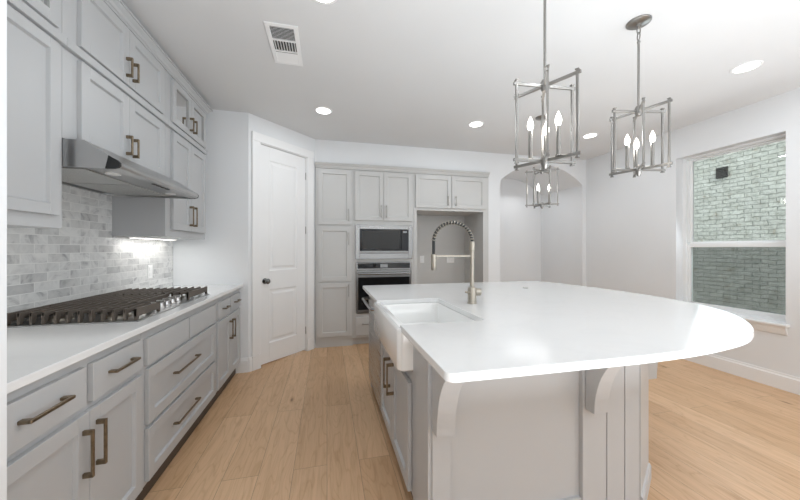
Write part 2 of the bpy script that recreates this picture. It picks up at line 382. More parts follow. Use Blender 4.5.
# pantry door in the angled wall
PN = ((1.04, 2.28), (.23, .83)); pa, pb = .262, .648
m = MB(DW); m.box((.135, -.055, .015), (pa, -.02, 2.428), .0015).box((pb, -.055, .015), (.775, -.02, 2.428), .0015)
for z0, z1 in ((.015, .23), (.83, 1.04), (2.28, 2.428)): m.box((pa, -.055, z0), (pb, -.02, z1))
d = struct(m.build('door_1', 'trim'), 'white two-panel pantry door in the angled wall')
for z0, z1 in PN:
    m = MB(DW); t = bmesh.new()
    def q(a, b, c, e_, y): return [t.verts.new(p) for p in ((a, y, c), (b, y, c), (b, y, e_), (a, y, e_))]
    rr = [q(pa, pb, z0, z1, -.0205), q(pa + .012, pb - .012, z0 + .012, z1 - .012, -.031), q(pa + .030, pb - .030, z0 + .030, z1 - .030, -.031), q(pa + .052, pb - .052, z0 + .052, z1 - .052, -.0225)]
    for u_, v_ in zip(rr[:-1], rr[1:]):
        for k in range(4): t.faces.new((u_[k], u_[(k + 1) % 4], v_[(k + 1) % 4], v_[k]))
    t.faces.new(rr[-1]); bk = q(pa, pb, z0, z1, -.05); t.faces.new(list(reversed(bk)))
    for k in range(4): t.faces.new((bk[k], bk[(k + 1) % 4], rr[0][(k + 1) % 4], rr[0][k]))
    bmesh.ops.recalc_face_normals(t, faces=t.faces[:]); m._add(t); m.build('raised_panel', 'trim', d)
kn = MB(DW)
kn.m = DW @ Matrix.Translation((.205, -.02, .93)) @ Matrix.Rotation(-PI / 2, 4, 'X')
kn.lathe([(.001, 0), (.032, 0), (.032, .006), (.012, .010), (.011, .030), (.020, .036), (.029, .048), (.030, .058), (.022, .067), (.001, .070)])
kn.build('door_knob', 'knobdark', d, True, 'dark round door knob')
for z in (2.2, 1.52, .26):
    MB(DW).cyl((.781, -.012, z - .045), (.781, -.012, z + .045), .007).box((.775, -.02, z - .045), (.79, -.016, z + .045)).build('hinge', 'pewter', d, True)
struct(MB(DW).box((.125, -.10, 0), (.134, -.0, 2.44)).box((.776, -.10, 0), (.785, 0, 2.44)).box((.125, -.1, 2.431), (.785, 0, 2.44)).build('trim_1', 'trim'), 'white door jamb')
m = MB(DW); m.box((.034, 0, .15), (.132, .018, 2.437), .003).box((.778, 0, .15), (.884, .018, 2.437), .003).box((.034, 0, 2.437), (.884, .018, 2.53), .003)
m.box((.034, 0, 0), (.132, .022, .15), .002).box((.778, 0, 0), (.884, .022, .15), .002)
struct(m.build('trim_2', 'trim'), 'white casing around the pantry door')
struct(MB(DW).box((.0, -.6, 0), (.92, -.5, CH)).build('wall_pantry', 'wall'), 'wall inside the dark pantry')

# ------------------------------------------------------------------ window
FX = RX + .10
def yz_frame(m, x0, x1, y0, y1, z0, z1, side, bot, top, e=.002, near=None):
    near = near or side
    m.box((x0, y0, z0), (x1, y1, z0 + bot), e).box((x0, y0, z1 - top), (x1, y1, z1), e).box((x0, y0, z0 + bot), (x1, y0 + near, z1 - top), e).box((x0, y1 - side, z0 + bot), (x1, y1, z1 - top), e); return m
win = struct(yz_frame(MB(), FX, FX + .08, WY0, WY1, WZ0, WZ1, .045, .035, .022, .002, .012).build('window_1', 'vinyl'), 'white single-hung window in the right wall')
y0, y1 = WY0 + .012, WY1 - .045
m = yz_frame(MB(), FX + .0455, FX + .075, y0, y1, 1.325, 2.338, .03, .045, .018, .002, .024)
m.build('upper_sash', 'vinyl', win)
m = yz_frame(MB(), FX + .012, FX + .045, y0, y1, .625, 1.35, .035, .04, .045, .002, .024)
ls = m.build('lower_sash', 'vinyl', win)
MB().box((FX + .058, y0 + .02, 1.36), (FX + .062, y1 - .02, 2.31)).build('window_pane', 'glass', win)
MB().box((FX + .026, y0 + .03, .655), (FX + .030, y1 - .03, 1.315)).build('window_pane', 'glass', win)
MB().box((FX + .0765, y0, .63), (FX + .0775, y1, 1.33)).build('insect_screen', 'screen', win)
MB().box((FX + .002, WY1 - .035, 1.72), (FX + .010, WY1 - .02, 1.745), .002).build('latch', 'pewter', win)
struct(MB().box((RX - .045, WY0 - .03, WZ0 - .012), (FX + .01, WY1 + .03, WZ0 + .012), .005, 2).prism([(RX, WZ0 - .012), (RX - .028, WZ0 - .012), (RX - .022, WZ0 - .045), (RX - .012, WZ0 - .085), (RX, WZ0 - .09)], WY0 - .012, WY1 + .012, 'y').build('trim_3', 'trim'), 'white window stool and apron')
# the neighbouring house wall outside
nb = thing('neighbouring_house', 'pale green-white painted brick house wall outside the window', 'building', (7.4, 3.2, -.3))
MB().box((7.4, -4, -.3), (7.6, 9, 4.4)).build('brick_wall', 'brick', nb)
vn = MB().box((7.37, 4.29, 2.65), (7.4, 4.47, 2.85), .004).build('wall_vent', 'black', nb, label='dark louvred wall vent')
m = MB()
for k in range(6): m.box((7.355, 4.305, 2.665 + k * .03), (7.372, 4.455, 2.675 + k * .03))
m.build('louvre', 'darkmetal', vn)
struct(MB().box((4.3, -4, -.4), (7.5, 9, -.3)).build('ground', 'ground'), 'side yard ground outside the window')

# ------------------------------------------------------------------ cabinet helpers
def shaker(F, a, b, z0, z1, parent, mt, st=.056, t=.02, name='cabinet_door'):
    m = MB(F); e = .0012
    m.box((a, .0, z0), (a + st, t, z1), e).box((b - st, 0, z0), (b, t, z1), e).box((a + st, 0, z0), (b - st, t, z0 + st), e).box((a + st, 0, z1 - st), (b - st, t, z1), e)
    m.box((a + st - .004, 0, z0 + st - .004), (b - st + .004, t - .014, z1 - st + .004))
    w_ = .004; A_, B_, Z0_, Z1_ = a + st, b - st, z0 + st, z1 - st; hi, lo = t - .002, t - .0138
    for q in ([(A_, Z0_), (B_, Z0_), (B_ - w_, Z0_ + w_), (A_ + w_, Z0_ + w_)], [(B_, Z0_), (B_, Z1_), (B_ - w_, Z1_ - w_), (B_ - w_, Z0_ + w_)], [(B_, Z1_), (A_, Z1_), (A_ + w_, Z1_ - w_), (B_ - w_, Z1_ - w_)], [(A_, Z1_), (A_, Z0_), (A_ + w_, Z0_ + w_), (A_ + w_, Z1_ - w_)]):
        tb = bmesh.new(); yy = (hi, hi, lo, lo)
        v = [tb.verts.new((p[0], yy[i], p[1])) for i, p in enumerate(q)]; v += [tb.verts.new((p[0], t - .018, p[1])) for p in q]
        for f_ in ((0, 1, 2, 3), (7, 6, 5, 4), (0, 4, 5, 1), (1, 5, 6, 2), (2, 6, 7, 3), (3, 7, 4, 0)): tb.faces.new([v[k] for k in f_])
        bmesh.ops.recalc_face_normals(tb, faces=tb.faces[:]); m._add(tb)
    return m.build(name, mt, parent)
def slab(F, a, b, z0, z1, parent, mt, name='drawer_front'):
    return MB(F).box((a, 0, z0), (b, .02, z1), .0015).build(name, mt, parent)
def pull(F, x, z, ln, vertical, parent, mt, t=.02, pr=.034, w_=.011):
    m = MB(F); h = ln / 2
    if vertical:
        m.box((x - w_ / 2, t + pr - .009, z - h), (x + w_ / 2, t + pr, z + h), .0015)
        for s in (-1, 1): m.box((x - w_ / 2, t, z + s * (h - .009) - .009), (x + w_ / 2, t + pr - .004, z + s * (h - .009) + .009), .0015)
    else:
        m.box((x - h, t + pr - .009, z - w_ / 2), (x + h, t + pr, z + w_ / 2), .0015)
        for s in (-1, 1): m.box((x + s * (h - .009) - .009, t, z - w_ / 2), (x + s * (h - .009) + .009, t + pr - .004, z + w_ / 2), .0015)
    return m.build('pull_handle', mt, parent, label='antique bronze bar pull' if mt == 'brass' else None)

# ------------------------------------------------------------------ left run: base cabinets
FXL = -.89
FL = fr((FXL, 0, 0), (0, 1, 0), (1, 0, 0))
def base_cab(y0, y1, label):
    t = thing('base_cabinet', label, 'cabinet', (FXL - .3, (y0 + y1) / 2, 0), 0, 'grey base cabinets under the left counter')
    MB().box((LX + .004, y0, .10), (FXL, y1, .8895)).build('cabinet_body', 'cab', t)
    MB().box((LX + .004, y0, 0), (FXL - .028, y1, .0995)).build('toe_kick', 'kick', t, label='toe kick darkened to brown for its shade')
    return t
A = base_cab(1.008, 1.774, 'grey base cabinet with two small drawers over two doors, nearest on the left')
for a, b in ((1.02, 1.389), (1.424, 1.750)):
    o = slab(FL, a, b, .705, .850, A, 'cab'); pull(FL, (a + b) / 2, .785, .165, False, o, 'brass')
o = shaker(FL, 1.02, 1.4045, .12, .678, A, 'cab'); pull(FL, 1.372, .535, .175, True, o, 'brass')
o = shaker(FL, 1.4075, 1.750, .12, .678, A, 'cab'); pull(FL, 1.440, .54, .175, True, o, 'brass')
Bc = base_cab(1.776, 2.786, 'grey base cabinet with two wide deep drawers under the gas cooktop')
for a, b in ((1.796, 2.268), (2.284, 2.765)): slab(FL, a, b, .705, .840, Bc, 'cab', 'false_front')
for z0, z1, hz in ((.405, .685, .565), (.12, .385, .270)):
    o = shaker(FL, 1.804, 2.765, z0, z1, Bc, 'cab', name='drawer_front'); pull(FL, 2.215, hz, .325, False, o, 'brass')
Cc = base_cab(2.788, 3.516, 'grey base cabinet with two small drawers and two doors, next to the pantry door')
for a, b in ((2.825, 3.155), (3.175, 3.495)):
    o = slab(FL, a, b, .705, .840, Cc, 'cab'); pull(FL, (a + b) / 2, .775, .13, False, o, 'brass')
o = shaker(FL, 2.825, 3.1635, .12, .678, Cc, 'cab'); pull(FL, 3.125, .545, .17, True, o, 'brass')
o = shaker(FL, 3.1665, 3.495, .12, .678, Cc, 'cab'); pull(FL, 3.205, .545, .17, True, o, 'brass')

ct = MB().box((LX + .012, 1.008, .8905), (-.852, 3.518, .92), .003, 2).build('countertop', 'quartz')
tag(ct, 'white quartz countertop along the left wall under the cooktop', 'countertop')
bs = MB().box((LX + .001, 1.008, .886), (LX + .011, 3.515, 1.379)).box((LX + .001, 1.726, 1.379), (LX + .011, 2.618, 1.80)).build('tile_backsplash', 'tile')
tag(bs, 'marble subway tile backsplash on the left wall behind the cooktop', 'backsplash')

def outlet(F, x, z, label, w_=.07, h=.115, horiz=False):
    t = thing('wall_outlet', label, 'outlet', tuple(F @ Vector((x, 0, z - h / 2))))
    pl = MB(F).box((x - w_ / 2, 0, z - h / 2), (x + w_ / 2, .005, z + h / 2), .002).build('cover_plate', 'plate', t)
    for s in (-1, 1):
        if horiz: MB(F).box((x + s * .024 - .014, .005, z - .017), (x + s * .024 + .014, .0075, z + .017), .001).build('socket', 'trim', pl)
        else: MB(F).box((x - .017, .005, z + s * .024 - .014), (x + .017, .0075, z + s * .024 + .014), .001).build('socket', 'trim', pl)
    return t
outlet(fr((LX + .011, 0, 0), (0, 1, 0), (1, 0, 0)), 3.10, 1.09, 'white wall outlet on the marble tile beside the cooktop')

# ------------------------------------------------------------------ left run: wall cabinets
UX = -1.16
FU = fr((UX, 0, 0), (0, 1, 0), (1, 0, 0))
def wall_cab(y0, y1, z0, z1, label, group):
    t = thing('wall_cabinet', label, 'cabinet', (UX - .17, (y0 + y1) / 2, z0), 0, group)
    MB().box((LX + .004, y0, z0), (UX, y1, z1)).build('cabinet_body', 'cab', t); return t
G1 = 'grey wall cabinets along the left wall'; G2 = 'small grey cabinets stacked under the ceiling'
u1 = wall_cab(1.008, 1.704, 1.38, 2.20, 'tall grey wall cabinet nearest on the left, with one large door', G1)
o = shaker(FU, 1.03, 1.665, 1.435, 2.187, u1, 'cab', .047); pull(FU, 1.06, 1.56, .17, True, o, 'brass')
u2 = wall_cab(1.706, 2.618, 1.79, 2.20, 'grey wall cabinet with two doors directly above the range hood', G1)
for a, b, hx in ((1.79, 2.158, 2.128), (2.161, 2.56, 2.19)):
    o = shaker(FU, a, b, 1.80, 2.187, u2, 'cab'); pull(FU, hx, 1.893, .115, True, o, 'brass')
u3 = wall_cab(2.62, 3.385, 1.38, 2.20, 'grey wall cabinet with two tall doors right of the range hood', G1)
for a, b, hx in ((2.70, 3.022, 2.985), (3.025, 3.352, 3.06)):
    o = shaker(FU, a, b, 1.435, 2.187, u3, 'cab'); pull(FU, hx, 1.565, .17, True, o, 'brass')
def top_cab(y0, y1, label, glassy, doors):
    t = thing('stacked_cabinet', label, 'cabinet', (UX - .17, (y0 + y1) / 2, 2.2), 0, G2)
    z0, z1 = 2.202, 2.655
    if glassy:
        a, b = doors[0][0] + .04, doors[-1][1] - .04
        m = MB(); zl = z0 + .085; XB = UX - .02
        m.box((LX + .004, y0, z0), (LX + .016, y1, z1)).box((LX + .016, y0, z0), (XB, y1, zl)).box((LX + .016, y0, z1 - .02), (XB, y1, z1)).box((LX + .016, y0, zl), (XB, y0 + .018, z1 - .02)).box((LX + .016, y1 - .018, zl), (XB, y1, z1 - .02))
        m.box((XB, y0, z0), (UX, a, z1)).box((XB, b, z0), (UX, y1, z1)).box((XB, a, z1 - .10), (UX, b, z1)).box((XB, a, z0), (UX, b, zl))
        m.build('cabinet_body', 'cab', t)
        MB().box((LX + .017, y0 + .019, zl + .001), (LX + .019, y1 - .019, z1 - .022)).box((LX + .02, y0 + .019, zl + .001), (UX - .022, y1 - .019, zl + .003)).box((LX + .02, y1 - .021, zl + .004), (UX - .022, y1 - .019, z1 - .022)).box((LX + .02, y0 + .019, zl + .004), (UX - .022, y0 + .021, z1 - .022)).build('cabinet_lining', 'interior', t)
        pk = MB().cyl(((LX + UX) / 2, (y0 + y1) / 2, z1 - .03), ((LX + UX) / 2, (y0 + y1) / 2, z1 - .0205), .03).build('fill_puck', 'strip', t)  # unseen puck and lamp added to brighten the cream interior
        l = area('fill_puck_glow', ((LX + UX) / 2, (y0 + y1) / 2, z1 - .034), (0, 0, 0), .05, .05, .9, (1, .96, .86)); l.parent = t; l.matrix_parent_inverse = t.matrix_basis.inverted()
        l.location = Vector(((LX + UX) / 2, (y0 + y1) / 2, z1 - .034)) 
    else:
        MB().box((LX + .004, y0, z0), (UX, y1, z1)).build('cabinet_body', 'cab', t)
    MB().box((UX, y0, 2.203), (UX + .020, y1, 2.243), .002).build('light_rail', 'cab', t)
    for a, b, hx in doors:
        if glassy:
            m = MB(FU); s_ = .05; zz0, zz1 = 2.255, 2.588; e = .0012
            m.box((a, 0, zz0), (a + s_, .02, zz1), e).box((b - s_, 0, zz0), (b, .02, zz1), e).box((a + s_, 0, zz0), (b - s_, .02, zz0 + s_), e).box((a + s_, 0, zz1 - s_), (b - s_, .02, zz1), e)
            o = m.build('glass_door', 'cab', t); MB(FU).box((a + s_ - .003, .006, zz0 + s_ - .003), (b - s_ + .003, .009, zz1 - s_ + .003)).build('door_pane', 'cabglass', o)
        else: o = shaker(FU, a, b, 2.255, 2.588, t, 'cab')
        pull(FU, hx, 2.35, .115, True, o, 'brass')
    return t
top_cab(1.008, 1.704, 'small grey glass-door cabinet under the ceiling, nearest on the left', True, [(1.03, 1.345, 1.32), (1.348, 1.665, 1.375)])
top_cab(1.706, 2.618, 'small grey stacked cabinet with solid doors high above the range hood', False, [(1.79, 2.158, 2.128), (2.161, 2.56, 2.19)])
top_cab(2.62, 3.385, 'small grey glass-door cabinet under the ceiling, right of the range hood', True, [(2.70, 3.022, 2.990), (3.025, 3.352, 3.056)])
# crown along the left cabinets, returning at the far end
def crown_prof(z0, z1, p): # (outwards, z)
    h = z1 - z0
    return [(0, z0), (p * .22, z0), (p * .26, z0 + h * .18), (p * .40, z0 + h * .24), (p * .52, z0 + h * .48), (p * .78, z0 + h * .70), (p * .82, z0 + h * .80), (p, z0 + h * .84), (p, z1), (0, z1)]
def sweep(m, prof, path):
    """path: list of (origin xy, outward dir xy) with mitre-scaled outward vectors"""
    t = bmesh.new(); rings = []
    for (x, y), (nx, ny) in path: rings.append([t.verts.new((x + nx * p, y + ny * p, z)) for p, z in prof])
    n = len(prof)
    for i in range(len(rings) - 1):
        for k in range(n): t.faces.new((rings[i][k], rings[i][(k + 1) % n], rings[i + 1][(k + 1) % n], rings[i + 1][k]))
    t.faces.new(rings[0]); t.faces.new(list(reversed(rings[-1])))
    bmesh.ops.recalc_face_normals(t, faces=t.faces[:]); m._add(t)
m = MB(); sweep(m, crown_prof(2.603, 2.665, .052), [((UX, 1.008), (1, 0)), ((UX, 3.387), (1, 1)), ((LX + .01, 3.387), (0, 1))])
tag(m.build('crown_moulding', 'cab'), 'grey crown moulding along the top of the left wall cabinets', 'moulding')
for y0, y1, lb in ((1.06, 1.66, 'slim under-cabinet light below the nearest left wall cabinet'), (2.67, 3.34, 'slim under-cabinet light below the wall cabinet right of the hood')):
    t = thing('under_cabinet_light', lb, 'light', (-1.37, (y0 + y1) / 2, 1.36))
    MB().box((-1.42, y0, 1.368), (-1.382, y1, 1.3795), .002).build('light_housing', 'plate', t)
    MB().box((-1.415, y0 + .01, 1.3665), (-1.387, y1 - .01, 1.3682)).build('light_lens', 'strip', t)
    l = area('strip_glow', (-1.401, (y0 + y1) / 2, 1.3635), (0, 0, 0), .03, y1 - y0, 1.3 if y0 > 2 else 0.9, (1, .985, .95))

# ------------------------------------------------------------------ range hood
hd = thing('range_hood', 'stainless steel under-cabinet range hood above the gas cooktop', 'range hood', (-1.25, 2.16, 1.66))
HY0, HY1 = 1.7065, 2.617
prof = [(LX + .012, 1.785), (-1.078, 1.785), (-.975, 1.715), (-.952, 1.703), (-.940, 1.690), (-.940, 1.676), (-.948, 1.667), (-.965, 1.664), (-.99, 1.662), (-.99, 1.672), (LX + .03, 1.672), (LX + .03, 1.660), (LX + .012, 1.660)]
m = MB(); m.prism(prof, HY0 + .012, HY1 - .012, 'y')
side = [(LX + .012, 1.785), (-1.078, 1.785), (-.985, 1.722), (-.998, 1.660), (LX + .012, 1.660)]
m.prism(side, HY0, HY0 + .012, 'y').prism(side, HY1 - .012, HY1, 'y')
m.build('hood_body', 'steelY', hd)
cap = [(-.985, 1.722), (-.975, 1.715), (-.952, 1.703), (-.940, 1.690), (-.940, 1.676), (-.948, 1.667), (-.965, 1.662), (-.998, 1.660)]
for a, b in ((HY0 - .001, HY0 + .0115), (HY1 - .0115, HY1 + .001)): MB().prism(cap, a, b, 'y').build('end_cap', 'black', hd)
for a, b in ((HY0 + .07, HY0 + .445), (HY1 - .445, HY1 - .07)): MB().box((LX + .06, a, 1.666), (-1.12, b, 1.6715), .001).build('grease_filter', 'filter', hd)
for y in (1.87, 2.46): MB().cyl((-1.06, y, 1.6655), (-1.06, y, 1.6715), .032).build('hood_lamp', 'plate', hd, True)
for k in range(4): MB().box((-.982, 2.06 + k * .05, 1.6585), (-.966, 2.09 + k * .05, 1.663), .001).build('push_button', 'darkmetal', hd)

# ------------------------------------------------------------------ gas cooktop
ck = thing('gas_cooktop', 'stainless gas cooktop with dark cast-iron grates on the left counter', 'cooktop', (-1.2, 2.32, .92))
KX0, KX1, KY0, KY1 = -1.478, -.925, 1.825, 2.80
MB().box((KX0, KY0, .9205), (KX1, KY1, .926), .002).build('cooktop_tray', 'steelY', ck)
for x, y, r_b in ((-1.33, 1.95, .035), (-1.08, 1.95, .045), (-1.25, 2.25, .055), (-1.33, 2.61, .045), (-1.08, 2.61, .035)):
    b = MB().lathe([(.001, 0), (r_b + .012, 0), (r_b + .010, .010), (r_b, .014), (.001, .015)], (x, y, .926)).build('burner', 'nickel', ck, True)
    MB().lathe([(.001, 0), (r_b - .004, 0), (r_b - .004, .006), (r_b - .010, .009), (.001, .010)], (x, y, .941)).build('burner_cap', 'iron', b, True)
def grate(y0, y1, x0, x1):
    m = MB(); zt, zb = .984, .950; nb_ = max(3, int(round((x1 - x0) / .046)))
    for i in range(nb_ + 1):
        x = x0 + (x1 - x0) * i / nb_; e = (i in (0, nb_))
        h = .0045 if not e else .007
        m.box((x - h, y0, zb + (-.006 if e else .016)), (x + h, y1, zt), .001)
        for yy, s in ((y0, 1), (y1, -1)):
            m.prism([(yy, zt + .001), (yy, .9275), (yy + s * .016, .9275), (yy + s * .026, zb + .002), (yy + s * .026, zt + .001)], x - .0055, x + .0055, 'x')
    for yy in ((y0 + y1) / 2,): m.box((x0, yy - .006, zb + .004), (x1, yy + .006, zt - .004), .0015)
    pass
    return m.build('grate', 'iron', ck)
grate(1.835, 2.065, -1.465, -.945); grate(2.070, 2.435, -1.465, -1.06); grate(2.440, 2.790, -1.465, -.945)
for k in range(5):
    y = 2.108 + k * .072; m = MB(); m.lathe([(.001, 0), (.024, 0), (.024, .006), (.019, .010), (.017, .032), (.012, .036), (.001, .037)], (-.99, y, .926))
    kb = m.build('control_knob', 'knob', ck, True)
    MB().box((-1.012, y - .005, .958), (-.968, y + .005, .975), .002).build('knob_grip', 'knob', kb)

# ------------------------------------------------------------------ back run
FY = 4.15
FBk = fr((0, FY, 0), (1, 0, 0), (0, -1, 0))
G3 = 'light grey built-in cabinets on the back wall'
pc = thing('pantry_cabinet', 'tall narrow light grey cabinet with three stacked doors beside the pantry door', 'cabinet', (.09, 4.45, 0), 0, G3)
MB().box((-.146, FY, .10), (.333, 4.778, 2.335)).build('cabinet_body', 'cabback', pc)
MB().box((-.146, FY + .012, 0), (.333, 4.778, .10)).build('toe_kick', 'cabback', pc)
for z0, z1, hz in ((1.603, 2.318, 1.73), (.862, 1.575, 1.42), (.14, .835, .74)):
    o = shaker(FBk, -.113, .308, z0, z1, pc, 'cabback'); pull(FBk, .278, hz, .16, True, o, 'pewter', w_=.009)
tw = thing('oven_cabinet', 'tall light grey cabinet holding the microwave and the wall oven', 'cabinet', (.75, 4.45, 0), 0, G3)
m = MB(); m.box((.335, FY, .10), (.385, 4.778, 2.335)).box((1.125, FY, .10), (1.172, 4.778, 2.335)).box((.385, FY, 1.605), (1.125, 4.778, 2.335)).box((.385, FY, 1.11), (1.125, 4.778, 1.155)).box((.385, FY, .10), (1.125, 4.778, .42)).box((.385, 4.74, .42), (1.125, 4.778, 1.605))
m.build('cabinet_body', 'cabback', tw)
MB().box((.335, FY + .06, 0), (1.172, 4.778, .10)).build('toe_kick', 'cabback', tw)
for a, b, hx in ((.36, .745, .712), (.750, 1.147, .783)):
    o = shaker(FBk, a, b, 1.665, 2.318, tw, 'cabback'); pull(FBk, hx, 1.79, .16, True, o, 'pewter', w_=.009)
o = slab(FBk, .373, 1.133, .135, .375, tw, 'cabback'); pull(FBk, .753, .285, .60, False, o, 'pewter', w_=.009)
fc = thing('refrigerator_cabinet', 'light grey two-door cabinet and side panel framing the empty refrigerator alcove', 'cabinet', (1.75, 4.45, 0), 0, G3)
m = MB(); m.box((1.174, FY, 1.825), (2.316, 4.778, 2.335)).box((2.232, FY, 0), (2.316, 4.778, 1.825)).box((1.174, FY, 0), (1.218, 4.778, 1.825)); m.build('cabinet_body', 'cabback', fc)
for a, b, hx in ((1.195, 1.726, 1.67), (1.735, 2.262, 1.79)):
    o = shaker(FBk, a, b, 1.862, 2.318, fc, 'cabback'); pull(FBk, hx, 1.965, .13, True, o, 'pewter', w_=.009)
m = MB(); sweep(m, crown_prof(2.337, 2.40, .05), [((-.146, FY), (0, -1)), ((2.316, FY), (0, -1))])
tag(m.build('crown_moulding', 'cabback'), 'light grey crown moulding above the back wall cabinets', 'moulding')
FNi = fr((0, 4.78, 0), (1, 0, 0), (0, -1, 0))
outlet(FNi, 1.49, 1.115, 'small white wall outlet at the left in the refrigerator alcove')
outlet(FNi, 1.98, 1.10, 'wide white wall outlet behind the faucet in the refrigerator alcove', .13, .09, True)

mw = thing('microwave_oven', 'built-in stainless microwave with black glass door above the wall oven', 'microwave', (.757, 4.3, 1.16))
MB(FBk).box((.388, -.45, 1.158), (1.122, -.001, 1.602)).build('microwave_body', 'steel', mw)
m = MB(FBk); a, b, z0, z1 = .366, 1.150, 1.150, 1.605
m.box((a, 0, z0), (a + .058, .022, z1), .002).box((b - .058, 0, z0), (b, .022, z1), .002).box((a + .058, 0, z0), (b - .058, .022, z0 + .075), .002).box((a + .058, 0, z1 - .055), (b - .058, .022, z1), .002)
m.build('trim_frame', 'steel', mw)
dd = MB(FBk).box((.425, .0, 1.262), (.985, .030, 1.548), .003).build('microwave_door', 'blackglass', mw)
MB(FBk).box((.44, .031, 1.232), (1.075, .046, 1.256), .004).box((.425, 0, 1.226), (1.09, .030, 1.26), .002).build('door_handle', 'steel', dd)
pp = MB(FBk).box((.989, 0, 1.262), (1.090, .030, 1.548), .003).build('control_panel', 'blackglass', mw)
MB(FBk).box((1.012, .0302, 1.505), (1.068, .0312, 1.528)).build('display_screen', 'display', pp)
MB(FBk).box((.455, .0302, 1.285), (.955, .0308, 1.525)).build('door_window', 'black', dd)

ov = thing('built_in_oven', 'built-in stainless wall oven with dark glass door below the microwave', 'oven', (.753, 4.3, .425))
MB(FBk).box((.388, -.45, .425), (1.122, -.001, 1.105)).build('oven_body', 'steel', ov)
MB(FBk).box((.373, 0, 1.005), (1.133, .022, 1.106), .003).build('control_fascia', 'steel', ov)
pn = MB(FBk).box((.395, .0222, 1.022), (1.112, .026, 1.095), .001).build('control_panel', 'blackglass', ov)
MB(FBk).box((.70, .0262, 1.035), (.80, .0270, 1.080)).build('display_screen', 'display', pn)
dd = MB(FBk).box((.373, 0, .43), (1.133, .026, .998), .003).build('oven_door', 'steel', ov)
MB(FBk).box((.402, .0262, .475), (1.106, .030, .905), .002).build('door_window', 'blackglass', dd)
m = MB(FBk); m.cyl((.40, .062, .955), (1.106, .062, .955), .014).cyl((.43, .02, .955), (.43, .062, .955), .009).cyl((1.076, .02, .955), (1.076, .062, .955), .009)
m.build('door_handle', 'steel', dd, True)

# ------------------------------------------------------------------ island
isl = thing('island_cabinet', 'grey kitchen island base with curved corbels and angled right end', 'kitchen island', (1.05, 2.0, 0))
ZT = .8895
FI = fr((.40, 0, 0), (0, 1, 0), (-1, 0, 0))
NY = 1.20
m = MB()
m.box((.402, NY + .008, 0), (.424, 2.235, ZT) if False else (.424, 1.432, ZT))                   # side skin near the front corner
m.box((.402, 1.395, 0), (.46, 1.399, ZT))
m.build('side_panel', 'cab', isl)
MB().box((.402, 1.432, .10), (.424, 2.235, .695)).box((.424, 2.225, .0), (.80, 2.240, ZT)).build('sink_base_frame', 'cab', isl)
MB().box((.402 + .03, 1.432, 0), (.48, 2.235, .0995)).build('toe_kick', 'kick', isl, label='toe kick darkened to brown for its shade')
MB().box((.402, 2.868, 0), (.424, 2.925, ZT)).build('end_stile', 'cab', isl)
m = MB(); m.box((.418, NY, 0), (.500, NY + .03, ZT), .0015); m.build('corner_post', 'cab', isl)
m = MB(); m.box((.500, NY + .022, .13), (1.152, NY + .032, ZT)).box((.500, NY + .006, 0), (1.149, NY + .03, .135), .0015); m.build('front_panel', 'cab', isl)
for a, b in ((1.150, 1.2835), (1.2875, 1.3885), (1.3925, 1.480)): MB().box((a, NY, 0), (b, NY + .03, ZT), .0015).build('pilaster_board', 'cab', isl)
MB().box((1.16, NY + .012, 0), (1.47, NY + .034, ZT)).build('board_backing', 'cab', isl)
pA, pB = Vector((1.487, 1.20, 0)), Vector((1.762, 1.378, 0)); uv = (pB - pA).normalized(); nv = Vector((uv.y, -uv.x, 0)); lenA = (pB - pA).length
FA = fr(pA, uv, nv)
MB(FA).box((0, -.03, 0), (lenA, 0, ZT), .0015).build('angled_board', 'cab', isl)
MB().box((1.73, 1.380, 0), (1.762, 2.66, ZT), .0015).build('end_panel', 'cab', isl)
MB().prism([(1.487, 2.895), (1.487, 2.925), (1.50, 2.925), (1.762, 2.68), (1.762, 2.66), (1.73, 2.66)], 0, ZT, 'z').build('angled_board', 'cab', isl)
MB().box((.424, 2.895, 0), (1.487, 2.925, ZT), .0015).build('back_panel', 'cab', isl)
m = MB(); pr = [(0, 0), (.012, 0), (.012, .068), (.005, .082), (0, .085)]
mit = math.tan((PI / 2 - math.atan2(.235, .145)) / 2 + 0)  # small mitre
def nrm(a, b): d_ = (Vector(b) - Vector(a)).normalized(); return Vector((d_.y, -d_.x))
pth = [(1.487, 1.20), (1.762, 1.378), (1.762, 2.68)]; pp_ = []
for i, p in enumerate(pth):
    ns = []
    if i > 0: ns.append(nrm(pth[i - 1], p))
    if i < len(pth) - 1: ns.append(nrm(p, pth[i + 1]))
    v = sum(ns, Vector((0, 0))); v = v / v.length; v = v / v.dot(ns[0]); pp_.append((p, (v.x, v.y)))
sweep(m, pr, pp_); m.build('base_moulding', 'cab', isl)
def corbel(F, x0, x1, n_=.27, zb=.548, d_=.05):
    pts = [(0, zb), (d_, zb)] + [(n_ - (n_ - d_) * math.cos(PI / 2 * k / 16), zb + (.868 - zb) * math.sin(PI / 2 * k / 16)) for k in range(1, 17)] + [(n_, ZT), (0, ZT)]
    return MB(F).prism(pts, x0, x1, 'x', .0015).build('corbel', 'cab', isl)
FF = fr((0, NY - .0005, 0), (1, 0, 0), (0, -1, 0))
corbel(FF, .418, .497); corbel(FF, 1.163, 1.240)
FR_ = fr((1.7625, 0, 0), (0, 1, 0), (1, 0, 0))
corbel(FR_, 1.385, 1.46, .26, .548, .07); corbel(FR_, 2.50, 2.575, .26)
for a, b, hx in ((1.448, 1.830, 1.778), (1.834, 2.232, 1.880)):
    o = shaker(FI, a, b, .115, .640, isl, 'cab'); pull(FI, hx, .525, .185, True, o, 'brass', .02, .044)

